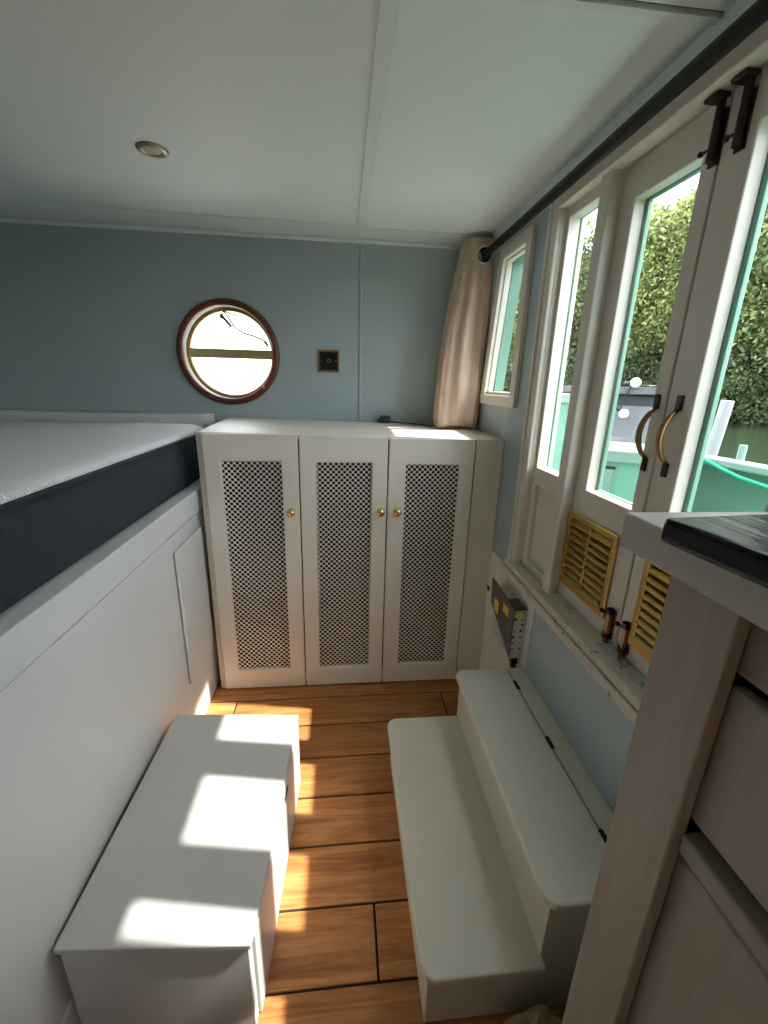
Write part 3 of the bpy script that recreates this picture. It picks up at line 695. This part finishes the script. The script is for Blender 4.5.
# ------------------------------------------------------------------ outside: deck, bulwark, lockers
ZW = -.35
struct('deck', MB().box(RO+.004, 2.02, -1.2, 2.75, .42, .5), 'mint', 'mint painted side deck outside the hatch', 'deck')
def wallstrip(poly, z0, z1, th):
    mb = MB(); n = len(poly); vs = []
    for i, p in enumerate(poly):
        a = Vector(poly[max(i-1,0)]); b_ = Vector(poly[min(i+1,n-1)]); t = (b_-a).normalized(); q = (p[0]-t.y*th, p[1]+t.x*th)
        vs += [(*p,z0),(*q,z0),(*q,z1),(*p,z1)]
    fs = [(0,1,2,3),(4*n-1,4*n-2,4*n-3,4*n-4)]
    for i in range(n-1):
        for k in range(4): fs.append((4*i+k, 4*i+(k+1)%4, 4*i+4+(k+1)%4, 4*i+4+k))
    return mb.add(vs, fs)
ctrl = [(2.08,-1.2),(2.08,.6),(2.07,1.3),(2.03,1.75),(2.0,2.0),(1.93,2.25),(1.78,2.55),(1.55,2.78),(1.2,2.92),(.81,2.98)]
poly = []
for i in range(len(ctrl)-1):
    p0 = ctrl[max(i-1,0)]; p1 = ctrl[i]; p2 = ctrl[i+1]; p3 = ctrl[min(i+2,len(ctrl)-1)]
    for k in range(6):
        t = k/6
        poly.append(tuple(.5*((2*p1[q])+(-p0[q]+p2[q])*t+(2*p0[q]-5*p1[q]+4*p2[q]-p3[q])*t*t+(-p0[q]+3*p1[q]-3*p2[q]+p3[q])*t**3) for q in (0,1)))
poly.append(ctrl[-1])
bu = thing('bulwark', (2.0,1.5,.42), 'spattered mint steel bulwark curving around the deck outside', 'bulwark')
obj('plate', wallstrip(poly, ZW-.2, 1.10, .03), 'mint_speck', bu, smooth=False)
obj('coping', wallstrip([(p[0]-.03,p[1]-.01) for p in poly], 1.09, 1.128, .10), 'mint_pale', bu, bevel=.008)
obj('stanchion', MB().tube([(1.99,1.93,1.12),(1.99,1.93,1.20)], .018, 12), 'mint_pale', bu)
hs = [(1.80,2.20,1.143),(1.85,2.10,1.135),(1.868,2.0,1.113),(1.875,1.9,1.085),(1.885,1.8,1.062),(1.90,1.65,1.045),(1.925,1.4,1.05),(1.94,1.1,1.085),(1.945,.8,1.135)]
tag(obj('hose', MB().tube(hs, .010, 10), 'teal_hose', None, hs[0], smooth=True), 'bright green hose slung along the bulwark rail', 'hose')
lk = thing('deck_locker', (1.4,2.1,.5), 'mint deck locker with a pale lid seen through the far door', 'locker')
ra = math.radians(-34)
obj('body', MB().box(1.16,1.66,2.02,2.40,.5,1.115, rot=(ra,1.40,2.04)), 'mint', lk, bevel=.004)
obj('lid', MB().box(1.14,1.68,1.995,2.42,1.095,1.155, rot=(ra,1.40,2.04)), 'mint_pale', lk, bevel=.006)
obj('hatch', MB().box(1.18,1.40,1.998,2.0195,.60,1.055, rot=(ra,1.40,2.04)), 'mint_pale', lk, bevel=.004)
obj('hatch_gap', MB().box(1.175,1.41,2.008,2.0195,1.057,1.070, rot=(ra,1.40,2.04)), 'dark_gap', lk)
tl = thing('tall_locker', (.95,1.93,.5), 'tall narrow mint locker outside the sidelight', 'locker')
obj('body', MB().box(.83,1.02,1.80,2.02,.5,1.39), 'mint', tl, bevel=.004)
obj('cap', MB().box(.822,1.03,1.79,2.03,1.385,1.425), 'mint_pale', tl, bevel=.005)
tag(obj('mooring_post', MB().tube([(2.29,2.50,ZW-.3),(2.30,2.47,.6),(2.31,2.42,1.40)], .035, 12), 'post_white', None, (2.29,2.5,0)), 'white leaning mooring post beyond the bulwark', 'post')

# neighbouring boat
nb = thing('moored_boat', (3.9,5.4,ZW), 'grey timber-sided boat moored alongside', 'boat')
bR = (math.radians(-38), 3.35, 4.6)
obj('hull', MB().box(2.2,3.74,4.62,6.0,ZW-.2,.75, rot=bR), 'dark_hull', nb, bevel=.01)
obj('cabin_side', MB().box(2.35,3.64,4.70,5.9,.70,1.38, rot=bR), 'dark_hull', nb, bevel=.01)
obj('roof_beam', MB().box(2.25,3.76,4.58,5.98,1.40,1.475, rot=bR), 'grey_wood', nb, bevel=.008)
obj('board', MB().box(3.02,3.55,4.655,4.675,.60,1.27, rot=bR), 'grey_board', nb, bevel=.003)
obj('corner_board', MB().box(2.86,2.93,4.63,4.66,.5,1.38, rot=bR), 'post_white', nb, bevel=.003)
obj('rope_coil', MB().tube([(3.70+.0*k, 4.62, 1.18+.0*k) if False else (3.50+.10*math.cos(k*.5), 4.42-.05*math.cos(k*.5), 1.22+.09*math.sin(k*.5)) for k in range(13)], .012, 8), 'teal_hose', nb)
fcab = [(2.98,4.90,1.49),(3.06,4.78,1.36),(3.15,4.70,1.30),(3.17,4.69,1.24),(3.19,4.68,1.32),(3.22,4.66,1.49),(3.42,4.50,1.49)]
tag(obj('festoon_cable', MB().tube(fcab, .008, 6), 'black', None, fcab[0], smooth=True), 'dark cable of the festoon lights on the grey boat', 'cable')
def festoon(x,y,z,label, ax):
    f = thing('festoon_bulb', (x,y,z), label, 'light bulb', 'festoon bulbs on the grey boat')
    ax = Vector(ax).normalized()
    obj('globe', MB().lathe([(.014,0),(.03,.014),(.05,.04),(.055,.06),(.047,.087),(.027,.107),(.003,.112)], (x,y,z), ax, 20), 'bulb', f, smooth=True)
    obj('socket', MB().lathe([(.014,-.055),(.021,-.048),(.022,0),(.014,.008)], (x,y,z), ax, 14), 'black', f)
festoon(3.19,4.64,1.515,'white festoon bulb lying on the roof beam of the grey boat', (.9,-.3,.12))
festoon(3.16,4.68,1.22,'white festoon bulb hanging against the grey board', (.7,-.2,-.55))

# white canvas sheet added outside, tilted to the sun to whiten the porthole
cv = thing('white_backdrop', (-.6,3.4,.9), 'added sun-catching white canvas cover outside the porthole', 'canvas cover')
obj('sheet', MB().hexa([(-2.2,2.72,1.0),(.9,2.72,1.0),(.9,2.72,1.012),(-2.2,2.72,1.012)], [(-2.2,4.0,2.60),(.9,4.0,2.60),(.9,4.0,2.612),(-2.2,4.0,2.612)]), 'backdrop', cv)
obj('hem', MB().tube([(-2.2,2.72,1.0),(.9,2.72,1.0)], .012, 8), 'backdrop', cv)
struct('foredeck', MB().box(-2.3,.9,2.46,5.0,.80,.88), 'mint', 'mint foredeck beyond the porthole', 'deck')

# water, bank, trees
tag(obj('river', MB().box(.85,120,-90,140,ZW-.35,ZW), 'water', None, (20,20,ZW)), 'dark green river reflecting the trees', 'water', None, 'stuff')
bk = MB(); arc = [(34*math.sin(math.radians(a)), 34*math.cos(math.radians(a))) for a in range(-4,92,4)]
for i in range(len(arc)-1):
    (xa,ya),(xb,yb) = arc[i],arc[i+1]
    k = 1.6
    bk.hexa([(xa,ya,ZW-.3),(xb,yb,ZW-.3),(xb*k,yb*k,ZW-.3),(xa*k,ya*k,ZW-.3)], [(xa*1.01,ya*1.01,ZW+.6),(xb*1.01,yb*1.01,ZW+.6),(xb*k,yb*k,7.0),(xa*k,ya*k,7.0)])
M['bank'] = paint('grassy_bank', (.05,.075,.02,1), (.03,.05,.015,1), .95, 1.5, .4, 5)
struct('river_bank', bk, 'bank', 'grassy far bank of the river', 'bank')

def crown_mesh(seed, blobs, nleaf, size, ls):
    rn = random.Random(seed); mb = MB()
    cen = []
    for _ in range(blobs):
        while True:
            p = Vector((rn.uniform(-1,1), rn.uniform(-1,1), rn.uniform(-1,1)))
            if p.length < 1: break
        cen.append((Vector((p.x*size[0]*.72, p.y*size[1]*.72, p.z*size[2]*.80)), rn.uniform(.28,.5)*size[0]))
    for _ in range(nleaf):
        c_, r_ = rn.choice(cen)
        d = Vector((rn.gauss(0,1), rn.gauss(0,1), rn.gauss(.15,1))).normalized()
        p = c_+d*r_*rn.uniform(.72,1.06)
        q = Quaternion((rn.gauss(0,1),rn.gauss(0,1),rn.gauss(0,1),rn.gauss(0,1))).normalized()
        s1 = ls*rn.uniform(.6,1.3); a = q@Vector((s1,0,0)); b_ = q@Vector((0,s1*.6,0))
        mb.add([p-a, p-b_*.9, p+a, p+b_*.9], [(0,1,2,3)])
    return mb
def tree_proto(name, seed, size, hz, leafm, label, blobs=46, nleaf=24000, ls=.125):
    t = thing(name, (0,0,0), label, 'tree')
    cm_ = crown_mesh(seed, blobs, nleaf, size, ls)
    for v_ in cm_.v: v_.z += hz
    obj('crown', cm_, leafm, t)
    rn = random.Random(seed+1)
    tk = MB().tube([(0,0,-1.2),(.1,0,hz*.3),(-.05,.1,hz*.65),(.1,0,hz*1.1)], [.32,.26,.2,.08], 10)
    for k in range(5):
        a = rn.uniform(0,6.28); z0 = hz*rn.uniform(.35,.7)
        tk.tube([(0,0,z0),(size[0]*.3*math.cos(a), size[1]*.3*math.sin(a), z0+1.0),(size[0]*.6*math.cos(a), size[1]*.6*math.sin(a), z0+2.2)], [.12,.08,.03], 8)
    obj('trunk', tk, 'bark', t)
    return t
def place_tree(proto, first, az, dist, sx, rz, label, group, z=.3):
    if first: o = proto
    else:
        o = proto.copy(); COL.objects.link(o)
        for ch in list(proto.children):
            c_ = ch.copy(); COL.objects.link(c_); c_.parent = o
    a = math.radians(az)
    o.location = Vector((dist*math.sin(a), dist*math.cos(a), z))*S; o.rotation_euler = (0,0,rz)
    if not isinstance(sx, tuple): sx = (sx,sx,sx)
    o.scale = sx; o['label'] = label; o['group'] = group
    return o
tA = tree_proto('leafy_tree', 11, (3.6,3.6,5.6), 6.6, 'leaf1', '')
tB = tree_proto('leafy_tree', 23, (4.0,4.0,5.0), 6.2, 'leaf2', '')
tC = tree_proto('leafy_tree', 37, (3.2,3.2,5.0), 5.8, 'leaf3', '')
sB = tree_proto('waterside_bush', 51, (2.0,2.0,1.5), 1.4, 'leaf3', '', 18, 9000, .11)
g1, g2 = 'trees on the far river bank', 'bushes along the far waterline'
used = set()
LAB = {}
def pt(proto, *a):
    f = proto.name not in used; used.add(proto.name)
    return place_tree(proto, f, *a)
pt(tC, 18, 38, 1.1, .4, 'dark tree at the far left end of the river bank, seen in the small window', g1)
pt(tA, 22, 36, 1.1, 1.2, 'tall tree seen through the small window, right of the dark one', g1)
pt(tB, 26.5, 38, 1.2, 2.2, 'dense tree filling the sidelight between frame and post', g1)
pt(tC, 30, 40, 1.18, 3.3, 'dark tree behind the left edge of the far door pane', g1)
pt(tA, 33, 36, 1.08, 4.0, 'bright yellow-green tree in the left half of the far door pane', g1)
pt(tB, 37, 39, 1.2, 5.3, 'grey-green tree in the right half of the far door pane', g1)
pt(tA, 41, 37, 1.2, .3, 'bright tree behind the meeting stiles of the doors', g1)
pt(tB, 45, 36, 1.3, 1.9, 'large tree filling the near door pane', g1)
pt(tC, 48.5, 41, 1.45, 2.6, 'dark tall tree behind the large one in the near door pane', g1)
pt(tA, 51, 38, 1.35, 3.9, 'bright tree at the right side of the near door pane', g1)
for k, (az, di, sc_) in enumerate([(20,34.6,1.0),(25,34.5,1.1),(29,34.6,1.0),(33,34.8,1.2),(37.5,34.6,1.1),(41.5,34.4,1.15),(44.5,34.6,1.25),(48,34.6,1.2)]):
    pt(sB, az, di, sc_, k*1.3, ['low bush at the waterline under the dark tree in the small window','low bush at the waterline under the dense sidelight tree','low bush at the waterline beside the sidelight post',
        'low bush above the grey boat, left in the far door pane','low bush above the grey boat, right in the far door pane','low bush at the waterline behind the door pull handles',
        'low bush at the waterline above the white mooring post','low bush at the waterline in the middle of the near door pane'][k], g2, ZW+.2)

# ------------------------------------------------------------------ light
wd = bpy.data.worlds.new('World'); sc.world = wd; wd.use_nodes = True
nt = wd.node_tree; L = nt.links
bgn = nt.nodes['Background']
sky = nt.nodes.new('ShaderNodeTexSky'); sky.sky_type = 'NISHITA'; sky.sun_disc = False; sky.sun_elevation = math.radians(52); sky.sun_rotation = math.radians(98); sky.dust_density = 2.0
mx = nt.nodes.new('ShaderNodeMix'); mx.data_type = 'RGBA'; mx.inputs[0].default_value = .6
sm = nt.nodes.new('ShaderNodeMix'); sm.data_type = 'RGBA'; sm.blend_type = 'MULTIPLY'; sm.inputs[0].default_value = 1
L.new(sky.outputs[0], sm.inputs[6]); sm.inputs[7].default_value = (.16,.16,.16,1)
L.new(sm.outputs[2], mx.inputs[6]); mx.inputs[7].default_value = (.88,.89,.88,1)
L.new(mx.outputs[2], bgn.inputs[0]); bgn.inputs[1].default_value = 2.7
sun = bpy.data.lights.new('sun', 'SUN'); sun.energy = 5.6; sun.angle = math.radians(.9); sun.color = (1,.94,.86)
so_ = bpy.data.objects.new('sun', sun); COL.objects.link(so_)
so_.rotation_euler = Vector((-.857,.135,-1.15)).to_track_quat('-Z','Y').to_euler()
so_.location = (6,-1,8)

# ------------------------------------------------------------------ camera
f_px, yaw, pit, rol = 424.14, math.radians(5.973), math.radians(-16.934), math.radians(1.543)
cam = bpy.data.cameras.new('camera'); co = bpy.data.objects.new('camera', cam); COL.objects.link(co)
fw = Vector((math.sin(yaw)*math.cos(pit), math.cos(yaw)*math.cos(pit), math.sin(pit)))
r0 = Vector((math.cos(yaw), -math.sin(yaw), 0)); u0 = r0.cross(fw)
r1 = math.cos(rol)*r0+math.sin(rol)*u0; u1 = -math.sin(rol)*r0+math.cos(rol)*u0
mw = Matrix((r1, u1, -fw)).transposed().to_4x4(); mw.translation = Vector((0,0,1.45))*S
co.matrix_world = mw
cam.sensor_fit = 'VERTICAL'; cam.sensor_height = 32; cam.lens = 32*f_px/1024
cam.clip_start = .02; cam.clip_end = 500
sc.camera = co
sc.view_settings.view_transform = 'Standard'; sc.view_settings.look = 'None'
sc.view_settings.exposure = 1.68; sc.view_settings.gamma = 1.0; sc.view_settings.use_curve_mapping = False
sc.cycles.max_bounces = 12; sc.cycles.diffuse_bounces = 8; sc.cycles.transparent_max_bounces = 16
